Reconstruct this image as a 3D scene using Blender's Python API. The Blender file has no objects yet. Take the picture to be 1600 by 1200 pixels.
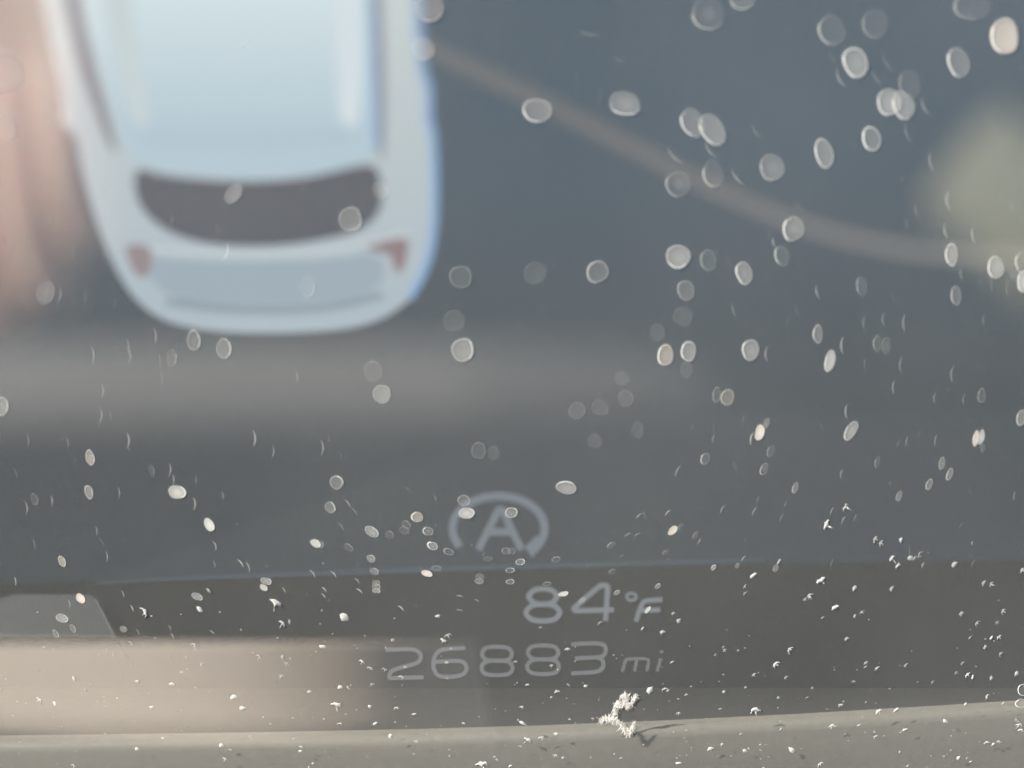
import bpy, bmesh, math, random
from mathutils import Vector, Matrix
R = math.radians
SC = bpy.context.scene
COL = SC.collection
rnd = random.Random(11)

# ------------------------------------------------------------------ camera
PITCH = R(20)
CAM = Vector((0.0, 0.0, 0.12))
RX = Vector((1, 0, 0))
UP = Vector((0, math.sin(PITCH), math.cos(PITCH)))
FW = Vector((0, math.cos(PITCH), -math.sin(PITCH)))
D0 = 0.11                       # metres from the lens to the dusty cover
MPP = 0.08 / 1600               # metres per photograph pixel at that distance
cam_d = bpy.data.cameras.new('camera')
cam_d.sensor_width = 36.0
cam_d.lens = 18.0 / (0.04 / D0)
cam_d.clip_start = 0.002
cam_d.clip_end = 500.0
cam_d.dof.use_dof = True
cam_d.dof.focus_distance = D0 * 1.0
cam_d.dof.aperture_fstop = cam_d.lens / 6.0
cam_o = bpy.data.objects.new('camera', cam_d)
COL.objects.link(cam_o)
cam_o.location = CAM
cam_o.rotation_euler = (R(90) - PITCH, 0, 0)
SC.camera = cam_o

# ------------------------------------------------------------------ world, sun, exposure
SUN = Vector((-0.78, -0.12, 0.61)).normalized()
w = bpy.data.worlds.new('World')
SC.world = w
w.use_nodes = True
nt = w.node_tree
sky = nt.nodes.new('ShaderNodeTexSky')
sky.sky_type = 'NISHITA'
sky.sun_disc = False
sky.sun_elevation = math.asin(SUN.z)
sky.sun_rotation = math.atan2(SUN.x, SUN.y)
bg = nt.nodes['Background']
nt.links.new(sky.outputs[0], bg.inputs[0])
bg.inputs[1].default_value = 0.05
sl = bpy.data.lights.new('sun', 'SUN')
sl.energy = 4.0
sl.angle = R(0.5)
sl.color = (1.0, 0.95, 0.87)
so = bpy.data.objects.new('sun', sl)
COL.objects.link(so)
so.rotation_euler = SUN.to_track_quat('Z', 'Y').to_euler()
so.location = SUN * 3
SC.view_settings.view_transform = 'Standard'
SC.view_settings.look = 'None'
SC.view_settings.gamma = 1.0
SC.view_settings.use_curve_mapping = False
SC.view_settings.exposure = 2.3
SC.render.engine = 'CYCLES'
SC.cycles.use_denoising = True
SC.cycles.denoiser = 'OPENIMAGEDENOISE'
SC.cycles.denoising_input_passes = 'RGB_ALBEDO_NORMAL'
SC.cycles.use_adaptive_sampling = False
SC.cycles.sampling_pattern = 'BLUE_NOISE'
SC.cycles.transparent_max_bounces = 24
SC.cycles.max_bounces = 8
SC.cycles.sample_clamp_indirect = 1.2
SC.cycles.diffuse_bounces = 2

# ------------------------------------------------------------------ planes of the place
def cam_pt(x, y, z):
    return CAM + RX * x + UP * y + FW * z
YB = -550 * MPP
class Plane:
    """depth along the view axis = d0 + s * (height - y0)"""
    def __init__(self, d0, y0, s):
        self.d0, self.y0, self.s = d0, y0, s
        self.cy = (UP + FW * s).normalized()
        self.n = RX.cross(self.cy).normalized()        # towards the camera
    def at(self, px, py, off=0.0):
        tx = (px - 800) * MPP / D0
        ty = -(py - 600) * MPP / D0
        z = (self.d0 - self.s * self.y0) / (1 - self.s * ty)
        return cam_pt(tx * z, ty * z, z) + self.n * off
COVER = Plane(D0, YB, -0.13)
SCREEN = Plane(D0 + 0.0032, -435 * MPP, 0.70)
LEDGE = Plane(D0 + 0.00058, -550 * MPP, -0.13)

def mirror(px, py, d):
    """the point whose reflection in the cover stands at a pixel, d metres before the cover"""
    p = COVER.at(px, py)
    v = (p - CAM).normalized()
    r = v - COVER.n * (2 * v.dot(COVER.n))
    return p + r * d, r

# ------------------------------------------------------------------ helpers
def s2l(c):
    return tuple(((v / 255) / 12.92 if v / 255 <= 0.04045 else ((v / 255 + 0.055) / 1.055) ** 2.4) for v in c)

def new_mat(name):
    m = bpy.data.materials.new(name)
    m.use_nodes = True
    m.node_tree.nodes.clear()
    o = m.node_tree.nodes.new('ShaderNodeOutputMaterial')
    return m, m.node_tree, o

def mat_pbr(name, col, rough=0.5, bump=0.0, scale=2000.0, sss=0.0, var=0.15, spec=0.5):
    m, t, o = new_mat(name)
    b = t.nodes.new('ShaderNodeBsdfPrincipled')
    t.links.new(b.outputs[0], o.inputs[0])
    b.inputs['Roughness'].default_value = rough
    b.inputs['Specular IOR Level'].default_value = spec
    tc = t.nodes.new('ShaderNodeTexCoord')
    n = t.nodes.new('ShaderNodeTexNoise')
    n.inputs['Scale'].default_value = scale
    n.inputs['Detail'].default_value = 4
    t.links.new(tc.outputs['Object'], n.inputs['Vector'])
    mx = t.nodes.new('ShaderNodeMix')
    mx.data_type = 'RGBA'
    mx.inputs[6].default_value = (*[c * (1 - var) for c in col], 1)
    mx.inputs[7].default_value = (*[min(1, c * (1 + var)) for c in col], 1)
    t.links.new(n.outputs[0], mx.inputs[0])
    t.links.new(mx.outputs[2], b.inputs['Base Color'])
    if sss:
        b.inputs['Subsurface Weight'].default_value = sss
        b.inputs['Subsurface Radius'].default_value = (0.012, 0.005, 0.003)
        b.inputs['Subsurface Scale'].default_value = 1.0
    if bump:
        bp = t.nodes.new('ShaderNodeBump')
        bp.inputs['Strength'].default_value = bump
        bp.inputs['Distance'].default_value = 0.0004
        t.links.new(n.outputs[0], bp.inputs['Height'])
        t.links.new(bp.outputs[0], b.inputs['Normal'])
    return m

VEIL = (0.105, 0.115, 0.125)
GAIN = 3.3
def glow(rgb, k=1.0):
    """what the screen has to give off for the photograph's colour to come through the cover"""
    return tuple(max(0.0, (c - v) / GAIN) * k for c, v in zip(s2l(rgb), VEIL))

def mat_screen(name, rgb, k=1.0, rgb2=None, axis='Y', lo=0, hi=1, grid=0.0, pitch=0.00018):
    """a lit patch of the display: emission with the faint grid of its pixels"""
    m, t, o = new_mat(name)
    e = t.nodes.new('ShaderNodeEmission')
    t.links.new(e.outputs[0], o.inputs[0])
    c1 = glow(rgb, k)
    tc = t.nodes.new('ShaderNodeTexCoord')
    src = None
    if rgb2 is not None:
        c2 = glow(rgb2, k)
        sep = t.nodes.new('ShaderNodeSeparateXYZ')
        t.links.new(tc.outputs['Generated'], sep.inputs[0])
        mr = t.nodes.new('ShaderNodeMapRange')
        mr.inputs[1].default_value, mr.inputs[2].default_value = lo, hi
        t.links.new(sep.outputs[axis], mr.inputs[0])
        mx = t.nodes.new('ShaderNodeMix')
        mx.data_type = 'RGBA'
        mx.inputs[6].default_value = (*c1, 1)
        mx.inputs[7].default_value = (*c2, 1)
        t.links.new(mr.outputs[0], mx.inputs[0])
        src = mx.outputs[2]
    else:
        e.inputs[0].default_value = (*c1, 1)
    if grid:
        sep2 = t.nodes.new('ShaderNodeSeparateXYZ')
        t.links.new(tc.outputs['Object'], sep2.inputs[0])
        mu = t.nodes.new('ShaderNodeMath')
        mu.operation = 'MULTIPLY'
        mu.inputs[1].default_value = 2 * math.pi / pitch
        t.links.new(sep2.outputs['X'], mu.inputs[0])
        sn = t.nodes.new('ShaderNodeMath')
        sn.operation = 'SINE'
        t.links.new(mu.outputs[0], sn.inputs[0])
        ma = t.nodes.new('ShaderNodeMath')
        ma.operation = 'MULTIPLY_ADD'
        ma.inputs[1].default_value = grid
        ma.inputs[2].default_value = 1.0
        t.links.new(sn.outputs[0], ma.inputs[0])
        t.links.new(ma.outputs[0], e.inputs[1])
    if src is not None:
        t.links.new(src, e.inputs[0])
    return m

def link(name, me, mats, parent=None, loc=None):
    o = bpy.data.objects.new(name, me)
    for m in (mats if isinstance(mats, (list, tuple)) else [mats]):
        me.materials.append(m)
    COL.objects.link(o)
    if loc is not None:
        o.location = loc
    if parent is not None:
        o.parent = parent
    return o

def mesh_of(name, verts, faces, smooth=False):
    me = bpy.data.meshes.new(name)
    me.from_pydata([tuple(v) for v in verts], [], faces)
    me.update()
    if smooth:
        me.polygons.foreach_set('use_smooth', [True] * len(me.polygons))
    return me

def thing(name, label, cat, loc, group=None):
    o = bpy.data.objects.new(name, None)
    o.empty_display_size = 0.005
    COL.objects.link(o)
    o.location = loc
    o['label'] = label
    o['category'] = cat
    o['kind'] = 'thing'
    if group:
        o['group'] = group
    return o

def tag(o, label, cat, group=None):
    o['label'] = label
    o['category'] = cat
    o['kind'] = 'thing'
    if group:
        o['group'] = group
    return o

def base_of(parent):
    b = Vector((0, 0, 0))
    while parent is not None:
        b += parent.location
        parent = parent.parent
    return b

def smooth_loop(pts, n=3, closed=True):
    """Chaikin corner cutting"""
    for _ in range(n):
        out = []
        m = len(pts)
        rng = range(m if closed else m - 1)
        if not closed:
            out.append(pts[0])
        for i in rng:
            a, b = pts[i], pts[(i + 1) % m]
            out.append((a[0] * .75 + b[0] * .25, a[1] * .75 + b[1] * .25))
            out.append((a[0] * .25 + b[0] * .75, a[1] * .25 + b[1] * .75))
        if not closed:
            out.append(pts[-1])
        pts = out
    return pts

LAYER = 0.00012
def patch(name, pts, mat, parent, layer, plane=SCREEN, smooth=2):
    """a flat lit shape on the display"""
    pts = smooth_loop(pts, smooth) if smooth else pts
    b = base_of(parent)
    bm = bmesh.new()
    vs = [bm.verts.new(plane.at(x, y, LAYER * layer) - b) for x, y in pts]
    f = bm.faces.new(vs)
    f.normal_update()
    if f.normal.dot(plane.n) < 0:
        f.normal_flip()
    bmesh.ops.triangulate(bm, faces=[f])
    me = bpy.data.meshes.new(name)
    bm.to_mesh(me)
    bm.free()
    return link(name, me, mat, parent)

def ribbon(name, lines, width, mat, parent, layer, plane=SCREEN, smooth=2, taper=None):
    """strokes of lettering on the display; LINES is a list of point lists in photograph pixels"""
    b = base_of(parent)
    verts, faces = [], []
    for k, ln in enumerate(lines):
        closed = ln[0] == ln[-1] and len(ln) > 3
        pts = smooth_loop(ln[:-1], smooth, True) if closed else smooth_loop(ln, smooth, False)
        if closed:
            pts = pts + [pts[0]]
        n = len(pts)
        i0 = len(verts)
        for i, p in enumerate(pts):
            if closed:
                a, c = pts[(i - 1) % (n - 1)], pts[(i + 1) % (n - 1)]
            else:
                a, c = pts[max(0, i - 1)], pts[min(n - 1, i + 1)]
            dx, dy = c[0] - a[0], c[1] - a[1]
            l = math.hypot(dx, dy) or 1
            wd = width if taper is None else width * taper(i / (n - 1))
            nx, ny = -dy / l * wd / 2, dx / l * wd / 2
            off = LAYER * (layer + 0.3 * k)
            verts.append(plane.at(p[0] + nx, p[1] + ny, off) - b)
            verts.append(plane.at(p[0] - nx, p[1] - ny, off) - b)
        for i in range(n - 1):
            q = i0 + 2 * i
            faces.append((q, q + 1, q + 3, q + 2))
    return link(name, mesh_of(name, verts, faces), mat, parent)

def slab(name, quad, plane, thick, mat, parent, bevel=0.0, off=0.0, seg=3):
    """a plate lying in a plane: outline in photograph pixels, its front on the plane"""
    b = base_of(parent)
    bm = bmesh.new()
    vs = [bm.verts.new(plane.at(x, y, off) - b) for x, y in quad]
    f = bm.faces.new(vs)
    f.normal_update()
    if f.normal.dot(plane.n) < 0:
        f.normal_flip()
    ext = bmesh.ops.extrude_face_region(bm, geom=[f])
    nv = [g for g in ext['geom'] if isinstance(g, bmesh.types.BMVert)]
    bmesh.ops.translate(bm, verts=vs, vec=-plane.n * thick)
    bmesh.ops.recalc_face_normals(bm, faces=bm.faces[:])
    if bevel:
        bmesh.ops.bevel(bm, geom=bm.edges[:], offset=bevel, segments=seg, profile=0.5, affect='EDGES', clamp_overlap=True)
    me = bpy.data.meshes.new(name)
    bm.to_mesh(me)
    bm.free()
    return link(name, me, mat, parent)

# ------------------------------------------------------------------ the instrument housing
plastic = mat_pbr('black_plastic', (0.022, 0.023, 0.025), 0.55, 0.3, 3000)
house = thing('instrument_housing', 'dark plastic housing around the car instrument screen, its pale lower ledge catching the light', 'housing', COVER.at(800, 1330))
def hx(px, py, d):
    return COVER.at(px, py) + FW * d
def box8(name, pts, mat, parent, bevel=0.0):
    b = base_of(parent)
    bm = bmesh.new()
    v = [bm.verts.new(p - b) for p in pts]
    for f in ((0, 1, 2, 3), (4, 5, 6, 7), (0, 1, 5, 4), (1, 2, 6, 5), (2, 3, 7, 6), (3, 0, 4, 7)):
        bm.faces.new([v[i] for i in f])
    bmesh.ops.recalc_face_normals(bm, faces=bm.faces[:])
    if bevel:
        bmesh.ops.bevel(bm, geom=bm.edges[:], offset=bevel, segments=3, profile=0.5, affect='EDGES', clamp_overlap=True)
    me = bpy.data.meshes.new(name)
    bm.to_mesh(me)
    bm.free()
    return link(name, me, mat, parent)
CN = COVER.n
XL, XR, YT, YBOT = -620, 2220, -420, 1420
def cov(px, py, off):
    return COVER.at(px, py, off)
TB = 90
for a, b_ in ((XL - TB, XL - 4), (XR + 4, XR + TB)):
    box8('side_wall', [cov(a, YT - TB, 0.003), cov(b_, YT - TB, 0.003), cov(b_, YBOT + TB, 0.003), cov(a, YBOT + TB, 0.003),
                       cov(a, YT - TB, -0.075), cov(b_, YT - TB, -0.075), cov(b_, YBOT + TB, -0.03), cov(a, YBOT + TB, -0.03)], plastic, house, 0.0012)
box8('top_wall', [cov(XL, YT - TB, 0.004), cov(XR, YT - TB, 0.004), cov(XR, YT - 4, 0.004), cov(XL, YT - 4, 0.004),
                  cov(XL, YT - TB, -0.075), cov(XR, YT - TB, -0.075), cov(XR, YT - 4, -0.075), cov(XL, YT - 4, -0.075)], plastic, house, 0.0012)
box8('bottom_wall', [cov(XL, YBOT + 4, 0.002), cov(XR, YBOT + 4, 0.002), cov(XR, YBOT + TB, 0.002), cov(XL, YBOT + TB, 0.002),
                     cov(XL, YBOT + 4, -0.03), cov(XR, YBOT + 4, -0.03), cov(XR, YBOT + TB, -0.03), cov(XL, YBOT + TB, -0.03)], plastic, house, 0.0012)
box8('back_wall', [cov(XL, YT, -0.069), cov(XR, YT, -0.069), cov(XR, YBOT, -0.022), cov(XL, YBOT, -0.022),
                   cov(XL, YT, -0.073), cov(XR, YT, -0.073), cov(XR, YBOT, -0.026), cov(XL, YBOT, -0.026)], plastic, house)

# the pale ledge that runs under the screen, with a rounded upper edge
ledge_m = mat_pbr('ledge_plastic', (0.165, 0.148, 0.124), 0.5, 0.05, 1500)
LEDGE_TOP = [(-620, 1168), (0, 1160), (250, 1157), (450, 1154), (650, 1150), (850, 1144), (1050, 1136), (1250, 1126), (1450, 1114), (1600, 1104), (2220, 1075)]
def make_ledge():
    top = LEDGE_TOP
    prof = [(0, -0.0105), (0, -0.0032), (1.5, -0.0020), (4.5, -0.0012), (9, -0.0007), (16, -0.0004), (60, 0.0), (330, 0.0004)]
    b = base_of(house)
    verts, faces = [], []
    pts = []
    for i in range(len(top) - 1):
        for k in range(6):
            f = k / 6
            pts.append((top[i][0] * (1 - f) + top[i + 1][0] * f, top[i][1] * (1 - f) + top[i + 1][1] * f))
    pts.append(top[-1])
    n = len(prof)
    for x, y in pts:
        for dy, off in prof:
            verts.append(LEDGE.at(x, min(y + dy, 1414), off * .35 + 0.0003) - b)
    for i in range(len(pts) - 1):
        for j in range(n - 1):
            a = i * n + j
            faces.append((a, a + n, a + n + 1, a + 1))
    me = mesh_of('ledge', verts, faces, True)
    return link('ledge', me, ledge_m, house)
make_ledge()
corner_m = mat_pbr('corner_plastic', (0.0075, 0.008, 0.009), 0.7, 0.05, 4000)
slab('corner_bracket', [(-600, 930), (146, 938), (158, 945), (188, 1002), (190, 1005), (-600, 1005)], SCREEN, 0.0008, corner_m, house, 0.0003, off=0.0011)

# ------------------------------------------------------------------ the display
disp = thing('display_screen', 'dark lit car display with white car picture, circled A, 84°F and 26883 mi', 'display', SCREEN.at(800, 1100))
glass_m, t, o = new_mat('display_glass')
pb = t.nodes.new('ShaderNodeBsdfPrincipled')
pb.inputs['Base Color'].default_value = (0.004, 0.0045, 0.005, 1)
pb.inputs['Roughness'].default_value = 0.6
pb.inputs['Specular IOR Level'].default_value = 0.02
pb.inputs['Emission Color'].default_value = (0.26, 0.62, 1.0, 1)
tcg = t.nodes.new('ShaderNodeTexCoord')
spg = t.nodes.new('ShaderNodeSeparateXYZ')
t.links.new(tcg.outputs['Generated'], spg.inputs[0])
mrg = t.nodes.new('ShaderNodeMapRange')
mrg.interpolation_type = 'SMOOTHSTEP'
mrg.inputs[1].default_value, mrg.inputs[2].default_value = 0.05, 0.5
mrg.inputs[3].default_value, mrg.inputs[4].default_value = 0.008, 0.027
t.links.new(spg.outputs['Y'], mrg.inputs[0])
t.links.new(mrg.outputs[0], pb.inputs['Emission Strength'])
t.links.new(pb.outputs[0], o.inputs[0])
glass_lo, t, o = new_mat('display_glass_unlit')
pb = t.nodes.new('ShaderNodeBsdfPrincipled')
pb.inputs['Base Color'].default_value = (0.004, 0.004, 0.004, 1)
pb.inputs['Roughness'].default_value = 0.6
pb.inputs['Specular IOR Level'].default_value = 0.02
t.links.new(pb.outputs[0], o.inputs[0])
slab('panel', [(-600, -380), (2200, -380)] + [(2200, 1078), (-600, 1078)], SCREEN, 0.0014, glass_lo, disp)
patch('upper_field', [(-560, -340), (2160, -340), (2160, 868), (1150, 884), (700, 894), (300, 908), (-560, 922)], glass_m, disp, 1.2, smooth=0)

bez = mat_pbr('bezel_plastic', (0.042, 0.038, 0.033), 0.7, 0.1, 2500)
def make_bezel():
    pl = Plane(D0 + 0.00172, YB, -0.13)
    b = base_of(house)
    prof = [(0, 0.0), (6, -0.00008), (13, -0.000165), (21, -0.00024), (29, -0.000295), (38, -0.00033), (60, -0.00034), (110, -0.00034)]
    xs = [-600 + 140 * i for i in range(21)]
    verts = [pl.at(x, 1075 + dy, off) - b for x in xs for dy, off in prof]
    n = len(prof)
    faces = [(i * n + j, i * n + n + j, i * n + n + j + 1, i * n + j + 1) for i in range(20) for j in range(n - 1)]
    link('lower_bezel', mesh_of('lower_bezel', verts, faces, True), bez, house)
make_bezel()
# divider line
ribbon('divider_line', [[(150, 914), (300, 905), (500, 898.5), (700, 891), (900, 885), (1060, 881), (1200, 877)]], 7.5,
       mat_screen('divider_glow', (104, 114, 123), 1.0), disp, 2.2, taper=lambda t: 0.15 + 0.85 * max(0.0, math.sin(math.pi * t)) ** 0.7)
# curved grey reflection, painted as a glowing strip on the screen
ribbon('reflection_strip', [[(650, 66), (690, 88), (760, 120), (840, 158), (960, 218), (1080, 280), (1200, 335), (1320, 375), (1440, 396), (1560, 405), (1660, 402)]], 28,
       mat_screen('strip_glow', (125, 131, 137), 0.9), disp, 1.7, taper=lambda t: 1.1 + 0.5 * t * t)

def Z(*pts):
    return [(560 + x / 2.963, 740 + y / 2.963) for x, y in pts]

digit_m = mat_screen('digit_glow', (146, 149, 154), 0.76, grid=0.55, pitch=0.000178)
temp_m = mat_screen('temperature_glow', (148, 154, 161), 0.85, grid=0.3, pitch=0.000178)
unit_m = mat_screen('unit_glow', (144, 147, 152), 0.72, grid=0.55, pitch=0.000178)
sym_m = mat_screen('symbol_glow', (134, 143, 153), 1.0)

# circled A
sym = bpy.data.objects.new('stop_start_symbol', None)
COL.objects.link(sym)
sym.parent = disp
arc = []
for k in range(37):
    a = R(146 + (395 - 146) * k / 36)
    arc.append((779 + 72 * math.cos(a), 828 + 50.5 * math.sin(a)))
ribbon('ring', [arc], 12.5, sym_m, sym, 2.2, smooth=1)
patch('arrow', [(820, 858), (832, 874), (851, 852), (838, 839)], sym_m, sym, 2.6, smooth=0)
ribbon('letter', [Z((556, 362), (606, 262), (652, 172), (666, 172), (706, 262), (756, 362)), Z((598, 282), (655, 280), (716, 280))], 11.5, sym_m, sym, 2.9, smooth=1)

temp = bpy.data.objects.new('temperature_reading', None)
COL.objects.link(temp)
temp.parent = disp
def eight(x0, x1, y0, ym, y1, inset=10, k=16):
    a = Z((x0 + inset + k, y0), (x1 - inset - k, y0), (x1 - inset, y0 + k), (x1 - inset, ym - k), (x1 - inset - k, ym), (x0 + inset + k, ym), (x0 + inset, ym - k), (x0 + inset, y0 + k), (x0 + inset + k, y0))
    b = Z((x0 + k, ym), (x1 - k, ym), (x1, ym + k), (x1, y1 - k), (x1 - k, y1), (x0 + k, y1), (x0, y1 - k), (x0, ym + k), (x0 + k, ym))
    return [a, b]
ribbon('digit', eight(776, 932, 540, 612, 690, 12, 30), 8.2, temp_m, temp, 2.2, smooth=3)
ribbon('digit', [Z((1118, 527), (1088, 551), (1035, 596), (992, 634), (1000, 642), (1090, 640), (1182, 637)), Z((1110, 527), (1152, 524), (1154, 540), (1148, 612), (1143, 690))], 8.2, temp_m, temp, 2.2, smooth=1)
ribbon('degree_sign', [[(986.3 + 7.6 * math.cos(R(a)), 934.7 + 5.8 * math.sin(R(a))) for a in range(0, 361, 30)]], 4.6, temp_m, temp, 2.2, smooth=1)
ribbon('unit_letter', [Z((1284, 692), (1302, 630), (1318, 600), (1335, 594), (1406, 590)), Z((1300, 641), (1345, 640), (1396, 638))], 7.5, temp_m, temp, 2.2, smooth=1)

odo = bpy.data.objects.new('odometer_reading', None)
COL.objects.link(odo)
odo.parent = disp
ribbon('digit', [Z((128, 822), (200, 820), (262, 819), (292, 842), (288, 872), (262, 888), (195, 904), (152, 920), (143, 940), (146, 957)), Z((143, 954), (220, 952), (302, 950))], 6.4, digit_m, odo, 2.2, smooth=2)
ribbon('digit', [Z((496, 814), (430, 816), (378, 822), (352, 850), (346, 900), (362, 938), (390, 948), (455, 946), (495, 932), (502, 900), (486, 876), (450, 872), (352, 878))], 6.4, digit_m, odo, 2.2, smooth=2)
ribbon('digit', eight(570, 714, 808, 873, 940, 3, 22), 6.4, digit_m, odo, 2.2, smooth=2)
ribbon('digit', eight(782, 928, 802, 867, 935, 3, 22), 6.4, digit_m, odo, 2.2, smooth=2)
ribbon('digit', [Z((985, 797), (1050, 793), (1118, 791), (1146, 806), (1142, 846), (1112, 857), (1060, 859), (1002, 862)), Z((1100, 857), (1132, 868), (1136, 905), (1108, 925), (1050, 929), (984, 932))], 6.4, digit_m, odo, 2.2, smooth=2)
ribbon('unit_letter', [Z((1220, 924), (1228, 895), (1236, 868), (1250, 864), (1345, 862), (1340, 890), (1334, 922)), Z((1288, 864), (1283, 892), (1277, 923))], 5.0, unit_m, odo, 2.2, smooth=1)
ribbon('unit_letter', [Z((1398, 862), (1390, 892), (1382, 922))], 5.0, unit_m, odo, 2.2, smooth=1)
ribbon('unit_dot', [Z((1404, 824), (1403, 830), (1401, 838))], 5.0, unit_m, odo, 2.2, smooth=0)

# the white car seen from above
car = bpy.data.objects.new('car_picture', None)
COL.objects.link(car)
car.parent = disp
body = [(40, -330), (40, -120), (66, 0), (82, 70), (94, 130), (99, 160), (97, 190), (108, 208), (120, 214), (126, 255), (145, 330), (170, 400), (202, 460), (245, 500), (310, 518), (400, 524),
        (520, 520), (590, 506), (640, 474), (670, 425), (683, 365), (684, 285), (679, 205), (671, 190), (675, 170), (672, 135), (660, 118), (657, 60), (654, 0), (648, -120), (646, -330)]
patch('body', body, mat_screen('body_white', (208, 215, 216), 1.05, (176, 190, 200), 'Y', 0.62, 0.0), car, 2.2, smooth=2)
blue_m = mat_screen('blue_edge', (152, 185, 222), 1.0)
ribbon('edge_line', [[(651, -60), (652, 0), (655, 60), (658, 112), (669, 135), (671, 168), (668, 190), (676, 205), (680, 285), (679, 365), (667, 422), (640, 470)]], 11, blue_m, car, 3.2)
groove_m = mat_screen('groove_dark', (140, 143, 152), 1.0)
patch('side_window', [(86, -330), (98, -60), (103, 0), (115, 55), (128, 115), (148, 172), (172, 235), (186, 246), (176, 205), (158, 140), (142, 80), (127, 20), (121, -60), (112, -330)], groove_m, car, 3.2, smooth=2)
patch('side_window', [(578, -330), (580, 0), (585, 90), (588, 180), (590, 250), (600, 256), (603, 180), (601, 90), (596, 0), (592, -330)], mat_screen('groove_warm', (150, 155, 168), 1.0), car, 3.2, smooth=2)
roof_o = patch('roof', [(120, -330), (128, 0), (150, 90), (176, 180), (200, 240), (212, 262), (300, 278), (400, 285), (500, 277), (565, 260), (588, 244), (587, 180), (583, 90), (579, 0), (574, -330)],
      mat_screen('roof_white', (188, 208, 220), 1.0, (228, 241, 244), 'Y', 0.10, 0.55), car, 4.2, smooth=2)
rail_m = mat_screen('rail_white', (220, 230, 236), 1.0)
patch('roof_rail', [(150, -330), (158, 0), (178, 80), (196, 150), (205, 190), (222, 205), (236, 192), (226, 130), (214, 60), (203, 0), (196, -330)], mat_screen('rail_warm', (206, 217, 221), 1.0), car, 5.2, smooth=2)
patch('roof_rail', [(520, -330), (524, 0), (528, 100), (530, 190), (545, 207), (562, 200), (566, 100), (562, 0), (558, -330)], rail_m, car, 5.2, smooth=2)
ribbon('edge_line', [[(574, -100), (577, 0), (581, 90), (585, 180), (586, 236)]], 8, mat_screen('blue_rim', (165, 198, 232), 1.0), car, 5.2)
ribbon('spoiler', [[(226, 222), (300, 226), (400, 228), (480, 224), (548, 214)]], 22, mat_screen('spoiler_shade', (185, 204, 216), 1.0), car, 5.2)
patch('rear_window', [(212, 268), (250, 281), (320, 289), (400, 292), (480, 286), (545, 270), (584, 263), (596, 285), (600, 328), (580, 358), (540, 376), (460, 390), (400, 393), (340, 391), (280, 378), (238, 352), (214, 318)],
      mat_screen('rear_glass', (108, 114, 124), 1.0), car, 6.2, smooth=2)
ribbon('edge_line', [[(205, 392), (300, 402), (400, 405), (520, 400), (600, 380), (640, 370)]], 7, mat_screen('tailgate_edge', (205, 214, 220), 1.0), car, 5.2)
patch('tailgate', [(215, 405), (300, 412), (400, 414), (520, 410), (596, 398), (606, 440), (570, 470), (480, 482), (380, 484), (290, 478), (244, 455)], mat_screen('tailgate_white', (166, 182, 193), 1.0), car, 4.2, smooth=2)
ribbon('bumper_gap', [[(262, 480), (340, 492), (430, 495), (520, 490), (600, 470)]], 12, mat_screen('bumper_shade', (152, 168, 179), 1.0), car, 7.2)
patch('tail_light', [(196, 392), (226, 392), (244, 402), (236, 440), (222, 446), (208, 428)], mat_screen('lamp_pale_red', (158, 148, 153), 1.0), car, 8.2, smooth=2)
patch('tail_light', [(566, 400), (596, 387), (636, 380), (640, 393), (632, 434), (617, 437), (614, 406)], mat_screen('lamp_red', (152, 138, 144), 1.0), car, 8.2, smooth=2)

# ------------------------------------------------------------------ the clear cover and its film of dust
cov_m, t, o = new_mat('dusty_clear_cover')
tr = t.nodes.new('ShaderNodeBsdfTransparent')
tr.inputs[0].default_value = (0.97, 0.98, 0.98, 1)
df = t.nodes.new('ShaderNodeBsdfDiffuse')
df.inputs[0].default_value = (0.55, 0.56, 0.535, 1)
gl = t.nodes.new('ShaderNodeBsdfGlossy')
gl.inputs['Roughness'].default_value = 0.0
tc = t.nodes.new('ShaderNodeTexCoord')
n1 = t.nodes.new('ShaderNodeTexNoise')
n1.inputs['Scale'].default_value = 28
n1.inputs['Detail'].default_value = 3
n2 = t.nodes.new('ShaderNodeTexNoise')
n2.inputs['Scale'].default_value = 9000
n2.inputs['Detail'].default_value = 1
t.links.new(tc.outputs['Object'], n1.inputs[0])
t.links.new(tc.outputs['Object'], n2.inputs[0])
m1 = t.nodes.new('ShaderNodeMapRange')
m1.inputs[1].default_value, m1.inputs[2].default_value = 0.3, 0.7
m1.inputs[3].default_value, m1.inputs[4].default_value = 0.11, 0.155
t.links.new(n1.outputs[0], m1.inputs[0])
m2 = t.nodes.new('ShaderNodeMapRange')
m2.inputs[1].default_value, m2.inputs[2].default_value = 0.25, 0.75
m2.inputs[3].default_value, m2.inputs[4].default_value = 0.75, 1.25
t.links.new(n2.outputs[0], m2.inputs[0])
mm = t.nodes.new('ShaderNodeMath')
mm.operation = 'MULTIPLY'
t.links.new(m1.outputs[0], mm.inputs[0])
t.links.new(m2.outputs[0], mm.inputs[1])
x1 = t.nodes.new('ShaderNodeMixShader')
t.links.new(mm.outputs[0], x1.inputs[0])
t.links.new(tr.outputs[0], x1.inputs[1])
t.links.new(df.outputs[0], x1.inputs[2])
x2 = t.nodes.new('ShaderNodeMixShader')
x2.inputs[0].default_value = 0.25
t.links.new(x1.outputs[0], x2.inputs[1])
t.links.new(gl.outputs[0], x2.inputs[2])
t.links.new(x2.outputs[0], o.inputs[0])
back_m, t, o = new_mat('clear_cover_back')
tr = t.nodes.new('ShaderNodeBsdfTransparent')
tr.inputs[0].default_value = (0.97, 0.98, 0.98, 1)
t.links.new(tr.outputs[0], o.inputs[0])
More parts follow.
